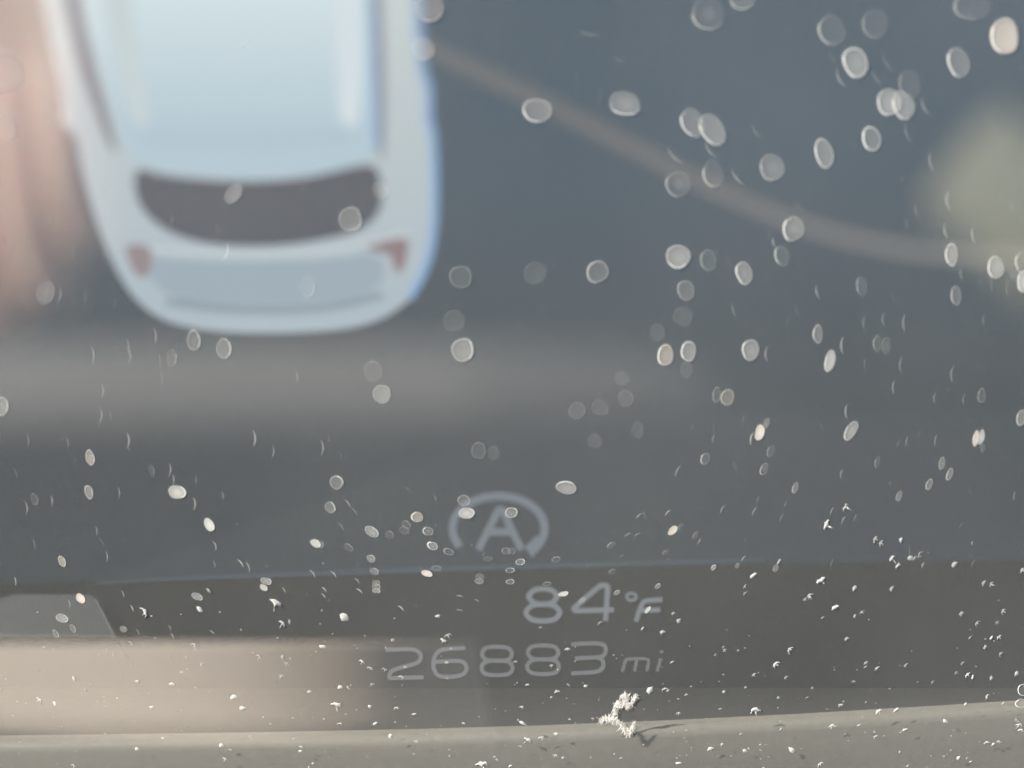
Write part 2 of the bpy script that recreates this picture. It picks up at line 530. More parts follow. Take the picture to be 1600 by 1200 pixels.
def make_cover():
    c0 = COVER.at(800, 1330)
    q = [COVER.at(x, y) - c0 for x, y in ((XL, YBOT), (XR, YBOT), (XR, YT), (XL, YT))]
    p = [v - CN * 0.0002 for v in q]
    me = mesh_of('clear_cover', q + p, [(0, 1, 2, 3), (7, 6, 5, 4), (0, 4, 5, 1), (1, 5, 6, 2), (2, 6, 7, 3), (3, 7, 4, 0)])
    ob = link('clear_cover', me, [cov_m, back_m], None, c0)
    for f in me.polygons:
        f.material_index = 0 if f.index == 0 else 1
    tag(ob, 'clear glossy plastic cover hazed with fine dust in front of the display', 'lens cover')
make_cover()

# ------------------------------------------------------------------ dust
TINT = {'h': (0.82, 0.81, 0.76), 'n': (0.50, 0.50, 0.47), 'w': (0.54, 0.495, 0.43), 'c': (0.46, 0.50, 0.52)}
_dm = {}
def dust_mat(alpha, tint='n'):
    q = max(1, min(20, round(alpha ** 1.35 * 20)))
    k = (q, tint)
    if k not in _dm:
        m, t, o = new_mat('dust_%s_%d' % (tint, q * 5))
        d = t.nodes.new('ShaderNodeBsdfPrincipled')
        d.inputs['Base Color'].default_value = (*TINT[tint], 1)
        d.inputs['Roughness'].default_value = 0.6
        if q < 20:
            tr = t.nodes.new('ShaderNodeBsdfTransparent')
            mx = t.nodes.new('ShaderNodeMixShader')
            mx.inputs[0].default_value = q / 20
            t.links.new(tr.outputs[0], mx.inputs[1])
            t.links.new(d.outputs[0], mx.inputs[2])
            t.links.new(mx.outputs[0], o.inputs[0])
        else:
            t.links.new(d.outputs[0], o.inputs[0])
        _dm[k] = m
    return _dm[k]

# dust with its lens blur put into the shape: x, y, width, height, tilt, body, rim, bright side, its direction (0 right, 90 down), tint
DISCS = [
 (840,173,48,40,0,.35,.5,.65,130),(977,162,54,38,20,.45,.4,.7,100),(1083,192,36,54,-25,.35,.3,.65,150),(1114,203,38,58,-30,.5,.45,.7,140),
 (1107,22,54,54,0,.2,.15,.5,120),(1160,-2,44,36,0,.25,.3,.6,110),(1115,272,36,44,-15,.15,.15,.55,145),(1060,288,40,44,0,.2,.2,.45,150),
 (1300,48,42,52,-25,.18,.22,.55,150),(1368,38,42,48,-15,.1,.12,.35,140),(1337,98,40,52,-20,.58,.72,.78,150),(1498,98,36,50,-20,.35,.4,.8,160),
 (1570,57,46,60,-18,.75,.72,.8,160,'w'),(1520,10,62,46,0,.18,.15,.4,140),(1390,160,40,46,-20,.6,.55,.65,150),(1412,165,36,48,-20,.55,.5,.72,150),
 (1422,132,36,46,-10,.12,.12,.3,160),(1362,217,29,43,-18,.35,.75,.9,165),(1288,240,30,50,-18,.48,.62,.8,160),(1207,262,42,44,-10,.4,.35,.5,140),
 (1240,358,36,40,-10,.4,.4,.7,170),(1222,400,23,36,-10,.2,.3,.65,170),(1487,398,20,38,-8,.55,.85,.9,170),(1556,418,26,38,-6,.6,.65,.75,170),
 (1597,410,22,36,0,.15,.3,.7,175),(1600,440,22,36,0,.7,.8,.85,175),(1586,430,12,18,0,.2,.25,.3,175),(1494,462,17,33,-5,.25,.45,.65,175),
 (1347,448,18,34,-8,.06,.08,.5,180),(1278,522,16,31,-5,.35,.55,.75,180),(1297,564,17,38,8,.7,.7,.85,180),(1371,537,13,30,-4,.15,.25,.55,180),
 (1385,540,14,30,-4,.2,.2,.35,180),(837,427,38,38,0,.08,.1,.1,0),(934,425,36,37,0,.28,.5,.55,180),(1060,401,42,38,25,.62,.6,.7,100),
 (1107,407,27,35,-15,.15,.28,.45,170),(1163,427,26,40,-15,.5,.5,.82,160),(1072,454,27,35,-12,.25,.42,.45,170),(1068,495,32,32,0,.06,.08,.08,0),
 (1028,520,26,28,0,.05,.07,.07,0),(1040,555,26,36,0,.62,.75,.8,180,'w'),(1076,549,25,34,-4,.52,.75,.8,180),(1073,578,20,28,0,.1,.2,.2,180),
 (1173,547,28,36,-8,.55,.6,.7,180),(972,592,24,24,0,.07,.12,.12,0),(720,433,37,38,0,.15,.32,.34,0),(710,502,36,36,0,.08,.12,.14,0),
 (723,547,36,40,0,.55,.55,.78,0),(583,580,30,34,0,.12,.2,.32,320),(481,449,24,36,10,.1,.15,.6,20),(548,343,40,40,0,.4,.42,.5,0),(596,298,28,28,0,.3,.3,.35,0,'w'),
 (303,532,21,35,5,.3,.5,.9,0),(350,545,23,36,5,.35,.48,.9,0),(268,560,17,30,4,.1,.15,.62,0),(72,458,28,40,20,.3,.25,.42,20),
 (10,115,60,62,0,.12,.14,.16,30),(10,200,40,44,0,.1,.12,.32,25),(672,13,46,46,0,.33,.35,.6,70,'w'),(662,77,36,38,0,.33,.34,.45,70,'w'),
 (3,635,22,32,0,.5,.6,.78,0),(141,715,14,27,-8,.6,.82,.9,0,'w'),(139,769,13,24,-15,.55,.8,.85,0),(277,769,29,23,5,.75,.75,.85,0),(327,820,15,24,-22,.95,.95,1,0),
 (237,735,9,22,-8,.08,.1,.55,0),(54,780,11,22,-12,.12,.25,.55,0),(97,877,11,19,-22,.65,.85,.95,0,'w'),(597,616,29,32,0,.52,.5,.55,0),
 (748,704,25,28,0,.12,.25,.25,0),(772,708,20,24,0,.06,.1,.1,0),(526,754,21,24,-35,.35,.55,.8,330),(516,793,16,21,-30,.35,.45,.85,340),
 (581,831,27,15,35,.6,.6,.8,320),(493,849,18,13,40,.85,.8,.9,0),(501,851,12,12,40,.35,.35,.4,0),(545,856,18,10,45,.1,.3,.62,320),(609,836,16,12,40,.1,.2,.55,320),
 (635,820,17,12,40,.1,.25,.5,320),(632,829,17,13,30,.15,.25,.4,320),(652,808,20,17,20,.6,.7,.8,200,'w'),(669,830,18,14,22,.3,.65,.7,180),(676,853,18,13,22,.5,.95,1,200),
 (701,862,17,11,20,.06,.55,.6,200),(725,782,21,18,0,.25,.5,.5,0),(729,802,26,19,0,.72,.7,.75,0),(799,801,20,18,0,.42,.78,.85,0),(580,873,16,11,35,.5,.55,.75,320),
 (585,893,16,11,35,.35,.35,.7,320),(791,861,15,11,0,.12,.5,.5,0),(800,861,13,10,0,.08,.4,.4,0),(762,873,15,9,5,.05,.28,.3,0),(682,888,16,9,15,.08,.45,.5,300),(667,896,19,10,15,.95,1,1,0,'w'),
 (797,891,15,8,0,.2,.75,.8,0),(813,878,16,10,-5,.4,.9,.95,0),(869,874,15,9,-10,.15,.5,.6,270),(885,762,34,22,5,.62,.65,.75,270),
 (902,642,27,30,0,.13,.2,.22,0),(938,637,27,28,0,.07,.08,.08,0),(978,623,25,28,0,.12,.2,.22,0),(997,672,20,28,0,.08,.14,.15,0),(930,690,24,24,0,.05,.06,.06,0),
 (1120,617,13,27,3,.06,.4,.5,180),(1137,621,22,28,3,.4,.5,.6,180,'w'),(1187,676,15,27,15,.95,1,1,0,'w'),(1197,662,10,20,20,.4,.4,.45,0),
 (1102,717,14,21,18,.1,.4,.65,180),(1194,733,12,21,18,.2,.45,.65,180),(1205,705,12,22,18,.1,.12,.45,180),
 (1051,829,19,11,-45,.9,1,1,0,'w'),(1063,824,15,7,-50,.1,.3,.55,200),(955,852,16,8,-35,.1,.3,.62,230),(1040,863,14,6,-38,.1,.25,.55,230),(957,893,14,7,-30,.1,.3,.6,230),
 (1330,673,18,36,30,.62,.6,.7,180),(1525,685,10,27,8,.85,.9,1,180,'w'),(1533,683,10,27,8,.7,.8,.85,0),(1536,700,8,13,5,.2,.35,.4,180),(1596,653,16,27,8,.5,.55,.7,180),
 (1534,618,12,26,3,.15,.45,.5,180),(1243,762,9,20,16,.35,.4,.75,180),(1371,722,8,20,10,.1,.2,.55,180),(1472,724,10,22,10,.38,.5,.6,180),(1484,741,10,21,15,.38,.6,.75,180),
 (1452,757,10,20,15,.38,.62,.7,180),(1405,775,9,19,15,.38,.45,.6,180),
 (126,935,13,18,-28,.95,.95,1,0,'w'),(97,966,21,14,25,.62,.6,.75,0),(114,982,8,14,-25,.3,.6,.75,0),(87,990,8,14,-28,.3,.65,.8,0),(308,932,19,12,25,.6,.6,.65,0,'c'),(193,983,13,10,35,.45,.5,.55,0),
 (416,908,18,12,20,.6,.65,.75,0),(412,918,14,10,40,.8,.85,.9,0),(588,911,13,10,10,.4,.45,.6,0),(588,917,14,9,5,.4,.5,.65,0),(588,923,14,8,5,.55,.65,.8,0),
 (749,908,15,9,0,.4,.55,.65,90),(750,901,15,10,0,.3,.4,.4,90),(797,909,14,8,0,.3,.9,.95,0),(855,912,13,6,-5,.15,.6,.75,270),(880,928,17,8,-15,.9,1,1,0),
 (910,938,13,7,-32,.35,.4,.55,250),(964,926,11,7,-32,.5,.55,.75,250),(1028,916,11,7,-40,.5,.55,.75,250),(1012,953,14,6,-52,.85,.9,.95,0),
 (1598,1078,17,20,0,.12,.85,.95,180),(1595,1099,18,16,0,.12,.7,.9,180),(365,303,22,38,38,.45,.4,.6,40),
 (1212,888,9,13,18,.4,.45,.6,180),(1115,887,11,7,-52,.65,.7,.85,250),(1152,884,10,6,-52,.4,.45,.55,250),(1087,836,16,7,-58,.1,.2,.5,200),
]
# thin pale arcs, rims of out-of-focus dust put into the shape: x, y, length, direction they bulge towards, strength
ARCS = [
 (920,55,34,100,.3),(966,95,26,110,.25),(1052,247,40,135,.35),(1108,238,34,140,.4),(1150,280,34,140,.42),(1180,208,30,140,.3),(1310,125,36,150,.42),(1300,92,24,140,.25),(1368,125,28,140,.3),
 (1385,102,34,140,.25),(1443,170,34,150,.42),(1452,255,36,165,.36),(1415,210,36,160,.25),(1552,200,34,155,.25),(1535,175,24,140,.2),(1478,315,32,170,.52),(1430,330,20,160,.25),(1475,362,26,165,.5),
 (1518,368,28,170,.5),(1580,325,24,170,.25),(1415,350,20,165,.25),(1500,430,20,170,.36),(1275,458,26,165,.42),(1348,505,26,178,.3),(1378,500,24,175,.34),(1410,505,30,178,.48),(1313,540,30,178,.5),
 (1405,570,28,180,.36),(1485,585,30,180,.36),(1350,568,22,180,.25),(1535,500,20,180,.22),(1145,487,26,160,.3),(1195,553,26,180,.5),(1548,445,26,175,.25),(1572,450,28,178,.3),(1245,322,26,150,.2),(1207,380,18,165,.45),
 (466,590,24,0,.36),(245,525,30,0,.45),(202,540,28,0,.38),(205,556,30,0,.42),(148,555,32,0,.42),(252,562,26,0,.32),(255,592,22,0,.28),(357,395,30,15,.55),(84,343,26,20,.3),(22,390,26,15,.2),(117,395,30,10,.22),
 (96,462,28,10,.36),(270,345,22,20,.22),(386,72,22,45,.45),(135,465,22,5,.25),(168,395,18,20,.25),(163,610,26,0,.42),(160,650,30,5,.42),(174,648,20,0,.22),(46,688,24,0,.32),(108,692,22,0,.24),(203,688,28,0,.5),
 (306,787,22,0,.6),(268,735,24,5,.46),(273,749,18,0,.4),(44,794,24,0,.42),(83,783,20,0,.36),(188,770,22,0,.34),(338,852,18,-15,.5),(153,830,18,0,.28),(55,850,26,-10,.22),(169,870,18,0,.42),(337,882,16,-10,.32),(378,879,17,-35,.62),(390,885,20,-20,.42),
 (400,685,28,0,.62),(506,700,28,0,.5),(515,685,16,0,.25),(429,706,24,5,.36),(545,785,18,-35,.4),(556,799,16,-35,.38),(535,822,18,-35,.3),(308,750,16,0,.25),(350,775,16,0,.28),(640,765,16,-40,.25),(682,778,18,-20,.2),
 (1172,685,22,190,.62),(1057,735,22,205,.4),(1113,685,18,190,.3),(1042,800,15,225,.48),(997,805,15,225,.4),(980,834,14,240,.36),(995,834,13,240,.32),(1092,845,12,210,.4),(1127,795,16,210,.35),(1177,798,18,205,.42),(1183,780,14,205,.25),(1160,872,12,215,.4),(970,868,10,240,.25),
 (1320,643,24,180,.5),(1394,605,24,180,.4),(1458,622,22,180,.32),(1504,625,22,180,.32),(1415,690,20,185,.3),(1460,688,20,185,.36),(1313,740,18,190,.4),(1298,798,14,200,.34),(1316,812,16,205,.36),(1335,808,14,205,.25),(1220,808,16,205,.32),(1226,788,12,205,.22),(1583,775,18,185,.28),(1390,755,12,190,.2),
 (26,908,16,-5,.46),(110,943,14,-10,.42),(194,928,14,-15,.42),(208,950,13,-20,.55),(217,987,13,-25,.36),(267,980,11,-30,.42),(271,993,12,-30,.45),(333,987,12,-45,.4),(178,1021,10,-25,.4),(4,1075,14,-10,.22),
 (523,896,15,-40,.5),(490,895,17,-35,.5),(508,920,12,-40,.55),(507,930,12,-40,.45),(563,922,14,-50,.6),(559,906,13,-45,.45),(628,949,14,-45,.65),(719,930,14,-80,.4),(746,937,12,-60,.35),(719,952,12,-80,.35),(445,921,13,-30,.4),
]
# small sharp chips: x, y, size, direction of the bright cap, strength
CHIPS = [
 (1322,793,17,205,.8),(1292,820,20,205,.95),(1369,843,15,205,.8),(1377,850,14,205,.65),(1408,844,15,205,.78),(1393,873,13,215,.95),(1403,884,13,215,.8),(1422,872,13,210,.75),(1430,873,12,210,.55),(1437,868,14,205,.42),(1442,884,11,205,.4),
 (1492,882,14,205,.75),(1519,849,10,200,.42),(1217,878,13,215,.6),(1597,892,12,205,.8),(1177,899,14,225,1.0),
 (225,958,20,-30,1.0),(326,924,13,-40,.8),(312,952,14,-40,1.0),(204,1005,11,-35,.65),(303,1009,12,-40,.95),(265,1026,9,-45,.45),(292,1027,9,-45,.4),(315,1038,10,-45,.5),(284,1050,9,-45,.6),(290,1060,9,-50,.35),(116,1060,11,-45,1.0),(134,1077,9,-35,.5),(215,1065,10,-50,.9),(269,1069,14,-60,.95),
 (62,1094,14,-40,1.0),(87,1100,13,-40,1.0),(237,1105,11,-60,1.0),(364,1090,17,-65,1.0),(380,1107,14,-60,.95),(165,1146,7,-60,.6),(255,1154,8,-70,.8),(214,1170,10,-70,.95),(346,1165,11,-75,1.0),(360,1172,7,-75,.7),(351,1186,11,-70,1.0),(115,1197,10,-70,1.0),(153,1155,5,-60,.5),
 (432,943,26,-60,.9),(441,974,14,-45,1.0),(453,971,11,-35,.45),(538,965,18,-60,.95),(684,963,12,-75,.85),(692,1001,14,-60,1.0),(701,993,14,-110,.65),(405,1027,11,-50,1.0),(504,1010,12,-55,1.0),(442,1027,10,-50,.55),(454,1030,10,-50,.5),(448,1038,11,-60,.8),(439,1057,13,-70,.8),
 (565,1034,12,-65,1.0),(578,1044,10,-65,.85),(600,1046,10,-70,.85),(628,1058,11,-70,.8),(614,1000,10,-75,.55),(582,1070,10,-70,.75),(484,1081,10,-70,.8),(532,1074,13,-60,1.0),(545,1075,10,-65,.7),(527,1102,21,-80,1.0),(578,1104,10,-75,.95),(619,1107,11,-100,.85),(647,1116,9,-80,.9),(541,1116,7,-75,.7),
 (531,1131,9,-80,1.0),(586,1131,11,-85,1.0),(423,1131,6,-60,.7),(724,1130,7,-85,.9),(458,1122,6,-60,.5),(610,1150,12,-85,1.0),(651,1159,9,-80,.95),(470,1167,8,-80,1.0),(469,1174,8,-80,.95),(489,1193,6,-75,.8),(647,1178,6,-80,.7),(797,1197,9,-85,1.0),(634,1043,9,-70,.6),(698,1035,8,-85,.75),(698,1061,8,-85,.6),(603,1012,8,-60,.5),
 (1052,959,10,-125,.55),(1060,970,11,-125,.75),(1004,982,10,-125,.9),(1035,988,10,-125,.8),(937,974,10,-130,.6),(845,981,9,-95,.5),(887,1015,11,-100,1.0),(1165,916,10,-130,.55),(1165,927,10,-130,.45),(862,1040,9,-100,.85),(805,1034,8,-95,.65),(1051,1035,9,-115,.9),(1178,1055,10,-125,.9),(1131,1081,8,-110,.85),(1165,1074,7,-120,.7),
 (1130,1054,6,-120,.6),(1132,1016,8,-130,.7),(1118,1023,7,-130,.5),(824,1070,9,-95,.9),(870,1081,11,-95,1.0),(915,1072,10,-100,.95),(888,1070,8,-95,.6),(1015,1078,15,-150,1.0),(1038,1077,10,-110,1.0),(1044,1079,7,-110,.8),(1072,1086,7,-110,.85),(1060,1092,6,-105,.7),(815,1105,9,-95,.9),(817,1130,15,-95,1.0),(1060,1115,9,-105,1.0),(1180,1110,18,-100,1.0),
 (1125,1108,7,-105,.8),(926,1123,7,-95,.85),(890,1124,7,-95,.8),(824,1156,15,-60,1.0),(846,1153,11,-95,1.0),(869,1147,10,-95,1.0),(813,1166,7,-95,.8),(869,1181,9,-100,1.0),(880,1184,8,-100,.9),(970,1185,7,-100,.8),(1060,1193,13,-105,1.0),(1110,1170,13,-110,1.0),(1128,1163,7,-110,.8),(1163,1173,9,-115,.9),(1072,1141,5,-105,.7),(1157,1147,6,-110,.8),
 (1284,907,20,-130,1.0),(1335,920,13,205,.8),(1265,932,12,210,.75),(1258,937,10,210,.55),(1305,949,15,215,1.0),(1336,962,11,215,.75),(1346,958,10,215,.55),(1393,921,13,205,.65),(1538,911,12,205,.75),(1549,914,12,205,.7),(1568,955,11,205,.65),(1502,960,11,205,.55),(1527,974,11,205,.65),(1558,973,9,205,.5),(1323,998,11,220,.75),(1286,965,9,215,.45),
 (1549,997,13,215,1.0),(1561,996,11,215,.9),(1539,1012,10,215,.7),(1516,997,10,210,.55),(1564,1022,10,205,.65),(1235,1016,16,200,.85),(1212,1038,13,220,1.0),(1353,1036,10,-125,.75),(1352,1042,9,-125,.6),(1370,1045,11,-130,.9),(1415,1040,10,-130,.65),(1228,1059,9,-130,.7),(1269,1075,7,-125,.65),(1512,1055,12,215,1.0),(1520,1058,11,215,1.0),
 (1494,1051,7,210,.7),(1504,1036,8,215,.6),(1549,1060,12,210,.75),(1588,1053,12,210,.85),(1333,1065,7,-125,.6),(1457,1066,7,215,.65),(1543,1088,11,215,1.0),(1509,1100,9,215,1.0),(1314,1102,11,-120,.9),(1372,1112,13,-130,1.0),(1400,1109,13,-130,1.0),(1261,1090,6,-120,.6),(1216,1090,6,-120,.7),(1300,1135,14,-95,1.0),(1414,1140,12,-130,1.0),(1477,1127,13,-80,1.0),
 (1542,1160,10,-100,1.0),(1552,1163,11,-95,1.0),(1560,1160,11,-80,1.0),(1592,1133,12,-75,1.0),(1595,1142,12,-80,1.0),(1237,1172,16,-95,1.0),(1282,1194,12,-120,1.0),(1368,1151,8,-130,1.0),(1498,1184,10,200,1.0),(1406,1175,6,-130,1.0),(1220,1139,7,-130,.95),(1342,1133,7,-125,.9),(754,1194,22,-90,1.0),(1418,1197,6,-130,.9),(1517,1190,7,-125,.9),(1318,1096,5,-110,.7),(1567,1099,7,215,.9),(1486,1172,5,-130,.7),
]

def polar_disc(w, h, seed, lumpy=0.05, seg=30):
    r_ = random.Random(seed)
    ph = [r_.uniform(0, 6.28) for _ in range(3)]
    am = [lumpy * r_.uniform(.4, 1) / k for k in (1, 1.4, 2)]
    rings = [(0.0, .012), (.40, .012), (.74, .012), (.88, .016), (.965, .026), (1.04, .0)]
    verts, faces, info = [(0, 0, rings[0][1])], [], []
    for ri, (rr, z) in enumerate(rings[1:]):
        for s in range(seg):
            a = 2 * math.pi * s / seg
            g = 1 + sum(am[i] * math.sin((i + 2) * a + ph[i]) for i in range(3))
            verts.append((math.cos(a) * w / 2 * rr * g, math.sin(a) * h / 2 * rr * g, z * min(w, h)))
    for s in range(seg):
        faces.append((0, 1 + s, 1 + (s + 1) % seg))
        info.append((0, s))
    for ri in range(1, len(rings) - 1):
        b0, b1 = 1 + (ri - 1) * seg, 1 + ri * seg
        for s in range(seg):
            faces.append((b0 + s, b1 + s, b1 + (s + 1) % seg, b0 + (s + 1) % seg))
            info.append((ri, s))
    return verts, faces, info, seg

SPECKS = []            # (kind, x, y, size, strength, tint, verts, faces, face material, materials)
def add_disc(i, rec):
    x, y, w, h, tilt, a, rim, hi, hd = rec[:9]
    tint = rec[9] if len(rec) > 9 else 'n'
    verts, faces, info, seg = polar_disc(w * .94, h * .94, 100 + i)
    c, s = math.cos(R(tilt)), math.sin(R(tilt))
    verts = [(vx * c - vy * s, vx * s + vy * c, vz) for vx, vy, vz in verts]
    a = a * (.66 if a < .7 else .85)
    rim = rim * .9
    mats = [dust_mat(a, tint), dust_mat(rim, tint), dust_mat(hi, 'h' if hi > .6 else tint), dust_mat((rim + hi) / 2, tint), dust_mat(a * .85 + .02, tint), dust_mat(max(a, rim) * .5, tint), dust_mat(hi * .72, tint), dust_mat(min(1, a * 1.12), tint)]  # bright rims and sides paint the out-of-focus glint into the dust colour
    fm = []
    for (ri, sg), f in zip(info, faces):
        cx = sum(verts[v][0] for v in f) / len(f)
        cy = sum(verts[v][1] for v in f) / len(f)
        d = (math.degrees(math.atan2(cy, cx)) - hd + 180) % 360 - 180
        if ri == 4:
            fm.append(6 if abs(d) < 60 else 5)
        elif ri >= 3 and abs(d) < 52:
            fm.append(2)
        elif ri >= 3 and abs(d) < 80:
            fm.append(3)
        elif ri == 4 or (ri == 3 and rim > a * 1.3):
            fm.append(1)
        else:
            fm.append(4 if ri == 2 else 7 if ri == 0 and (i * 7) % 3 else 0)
    SPECKS.append(('disc', x, y, max(w, h), max(a, .5 * hi), tint, verts, faces, fm, mats, (a, rim, hi, w * h)))
def add_arc(i, rec):
    x, y, ln, d, st = rec
    r_ = random.Random(900 + i)
    rad = ln * r_.uniform(.62, .8)
    half = ln / 2 / rad
    n = 14
    th = max(1.5, ln * .055) * r_.uniform(.9, 1.3)
    verts, faces = [], []
    for k in range(n + 1):
        u = k / n * 2 - 1
        a = R(d) + u * half
        tk = th * (1 - abs(u) ** 1.6) + .35
        for rr, z in ((rad - tk, 0.0), (rad - tk * .45, th * .12), (rad, 0.0)):
            verts.append(((math.cos(a) * rr - rad * math.cos(R(d))), (math.sin(a) * rr - rad * math.sin(R(d))), z))
    for k in range(n):
        for j in range(2):
            q = k * 3 + j
            faces.append((q, q + 3, q + 4, q + 1))
    SPECKS.append(('arc', x, y, ln, st * .8, 'n', verts, faces, [0] * len(faces), [dust_mat(st, 'n')], (st, st, st, ln * th)))
def add_chip(i, rec):
    x, y, sz, d, st = rec
    r_ = random.Random(1700 + i)
    # a dust flake with a glint's lens coma shaped in: bright cap, tail below
    n = 10
    rad = sz * .52
    verts, faces = [], []
    fat = r_.uniform(.5, 1.0) if sz > 12 and st > .88 else r_.uniform(.22, .5)
    skew = r_.uniform(-.5, .5)
    form = r_.random()
    span = R(r_.uniform(55, 88))
    if form < .42:
        # torn flake without a tail
        m_ = r_.choice((7, 8, 9, 10))
        el = r_.uniform(.4, .8)
        ta = r_.uniform(-.6, .6) + math.pi / 2
        ring = []
        for k in range(m_):
            a = 2 * math.pi * k / m_
            q = rad * r_.uniform(.45, 1.0)
            u_, v_ = math.cos(a) * q, math.sin(a) * q * el
            ring.append((u_ * math.cos(ta) - v_ * math.sin(ta), u_ * math.sin(ta) + v_ * math.cos(ta), 0.0))
        verts = [(0, 0, rad * .12)] + [(x_ * .55, y_ * .55, rad * .1 * r_.uniform(.3, 1)) for x_, y_, _ in ring] + ring
        for k in range(m_):
            k2 = (k + 1) % m_
            faces.append((0, 1 + k, 1 + k2))
            faces.append((1 + k, 1 + m_ + k, 1 + m_ + k2, 1 + k2))
    else:
        e_ = r_.uniform(1.1, 2.2)
        for k in range(n + 1):
            u = k / n * 2 - 1
            a = u * span
            tk = rad * fat * (1 - abs(u) ** e_) * r_.uniform(.7, 1.25) + .3
            ro = rad * (1 + .16 * r_.uniform(-1, 1))
            for rr, z in ((ro - tk, 0.05), (ro - tk * .4, rad * .09), (ro, 0.0)):
                verts.append((math.cos(a) * rr - rad * .55, math.sin(a) * rr * .9 + skew * rr * .3, z))
        for k in range(n):
            for j in range(2):
                q = k * 3 + j
                faces.append((q, q + 3, q + 4, q + 1))
        mid = r_.choice((n // 2 - 1, n // 2, n // 2 + 1)) * 3
        tl = rad * r_.uniform(.2, 1.2)
        e0 = len(verts)
        x0, y0 = verts[mid][0], verts[mid][1]
        dv = r_.uniform(-.6, .6)
        verts += [(x0 - tl, y0 + dv * tl, 0.02), (x0 - tl * .4, y0 + dv * tl * .4 - rad * .1, rad * .05), (x0 - tl * .4, y0 + dv * tl * .4 + rad * .1, rad * .04)]
        faces += [(mid - 3, mid, e0 + 1), (mid, mid + 3, e0 + 2), (mid, e0 + 2, e0 + 1), (e0 + 1, e0 + 2, e0)]
    c, s = math.cos(R(d)), math.sin(R(d))
    verts = [(vx * c - vy * s, vx * s + vy * c, vz) for vx, vy, vz in verts]
    SPECKS.append(('chip', x, y, sz, st, 'n', verts, faces, [0] * len(faces), [dust_mat(min(1, st * .82), 'n')], (st, st, st, sz * sz * .35)))
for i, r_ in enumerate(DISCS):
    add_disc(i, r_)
for i, r_ in enumerate(ARCS):
    add_arc(i, r_)
for i, r_ in enumerate(CHIPS):
    add_chip(i, r_)

CROT = Matrix((RX, COVER.cy, COVER.n)).transposed().to_4x4()
def local(v, m):
    return (v[0] * m, -v[1] * m, v[2] * m)
def px_size(x, y):
    p = COVER.at(x, y)
    return MPP / D0 * (p - CAM).dot(FW)

# where a speck lies, in words
def place(x, y):
    if y > 1160 - max(0, x - 300) * .042:
        return 'on the pale lower ledge', (0 if x < 500 else 1 if x < 900 else 2 if x < 1250 else 3)
    if 700 < x < 862 and 770 < y < 886:
        return 'over the circled A', 0
    if 815 < x < 960 and 912 < y < 985:
        return 'over the digits of 84', 0
    if 960 <= x < 1045 and 912 < y < 985:
        return 'beside the °F unit', 0
    if 600 < x < 1040 and 1000 < y < 1070:
        return 'over the 26883 mi row', 0 if x < 800 else 1
    if y >= 1066 and 560 < x < 1200:
        return 'below the 26883 mi row', 0 if x < 860 else 1
    if x <= 600 and y > 1005:
        return 'in the beige area beside 26883', 0 if x < 330 else 1
    if x > 1040 and y > 960:
        return 'to the right of 26883 mi', 0 if x < 1290 else 1 if x < 1480 else 2
    if 60 < x < 690 and y < 525:
        return 'over the white car picture', 0
    if x <= 60 and y < 525 or (x <= 140 and 380 < y < 525):
        return 'in the pink patch', 0
    if x < 690 and y < 690:
        return 'below the white car picture', 0 if x < 240 else 1
    if x < 600 and y < 900:
        return 'above the left divider line', 0 if x < 230 else 1
    if x < 700 and y < 910:
        return 'just left of the circled A', 0
    if x <= 815 and y >= 890:
        return 'below the left divider line', 0 if x < 360 else 1
    if y < 350 and x < 1230:
        return 'beside the grey reflected strip', 0 if y < 230 else 1
    if y < 180:
        return 'in the top right corner', 0
    if y < 330:
        return 'above the reflected strip end', 0
    if y < 480 and x > 1230:
        return 'around the khaki patch', 0 if x < 1460 else 1
    if y < 600 and x > 1230:
        return 'below the khaki patch', 0 if x < 1380 else 1
    if y < 700 and x < 1230:
        return 'between reflected strip and circled A', 0 if x < 1010 else 1
    if x < 1040:
        return 'just right of the circled A', 0
    if x < 1240:
        return 'to the far right of the circled A', 0
    return 'in the dark right middle', 0 if y < 700 else 1 if y < 830 else 2

ranked = sorted(range(len(SPECKS)), key=lambda i: -(SPECKS[i][10][3] * (0.25 + SPECKS[i][4])))
single = set(ranked[:285])
NAMES = {'disc': 'dust_speck', 'arc': 'dust_blur_arc', 'chip': 'dust_chip'}
LOOK = {}
cells = {}
for i in range(len(SPECKS)):
    k, x, y, sz, st, tint = SPECKS[i][:6]
    a, rim, hi, ar = SPECKS[i][10]
    if k == 'disc':
        rd = SPECKS[i][6]
        ws = max(v[0] for v in rd) - min(v[0] for v in rd)
        hs = max(v[1] for v in rd) - min(v[1] for v in rd)
        shape = 'round' if .8 < ws / hs < 1.25 else 'oval'
        size = 'large' if sz >= 38 else 'small' if sz < 20 else 'medium'
        if tint == 'w':
            look = '%s warm cream %s dust speck' % (size, shape)
        elif a >= .5:
            look = '%s bright %s dust speck' % (size, shape)
        elif rim > a * 1.6 and rim >= .4:
            look = '%s hollow %s dust speck' % (size, shape)
        elif hi > a * 2 and hi >= .4:
            look = '%s bright-edged %s dust speck' % (size, shape)
        elif a >= .2:
            look = '%s grey %s dust speck' % (size, shape)
        else:
            look = '%s barely visible %s dust speck' % (size, shape)
    elif k == 'arc':
        look = ('long ' if sz >= 28 else 'short ' if sz < 18 else '') + ('pale' if st * 1.25 >= .4 else 'faint') + ' thin curved dust blur'
    else:
        look = ('large ' if sz >= 15 else 'tiny ' if sz < 10 else 'small ') + ('white' if st > .85 else 'grey') + ' torn dust chip'
    where, sub = place(x, y)
    LOOK[i] = (look, where)
    if i in single:
        cells.setdefault((look, where), []).append(i)
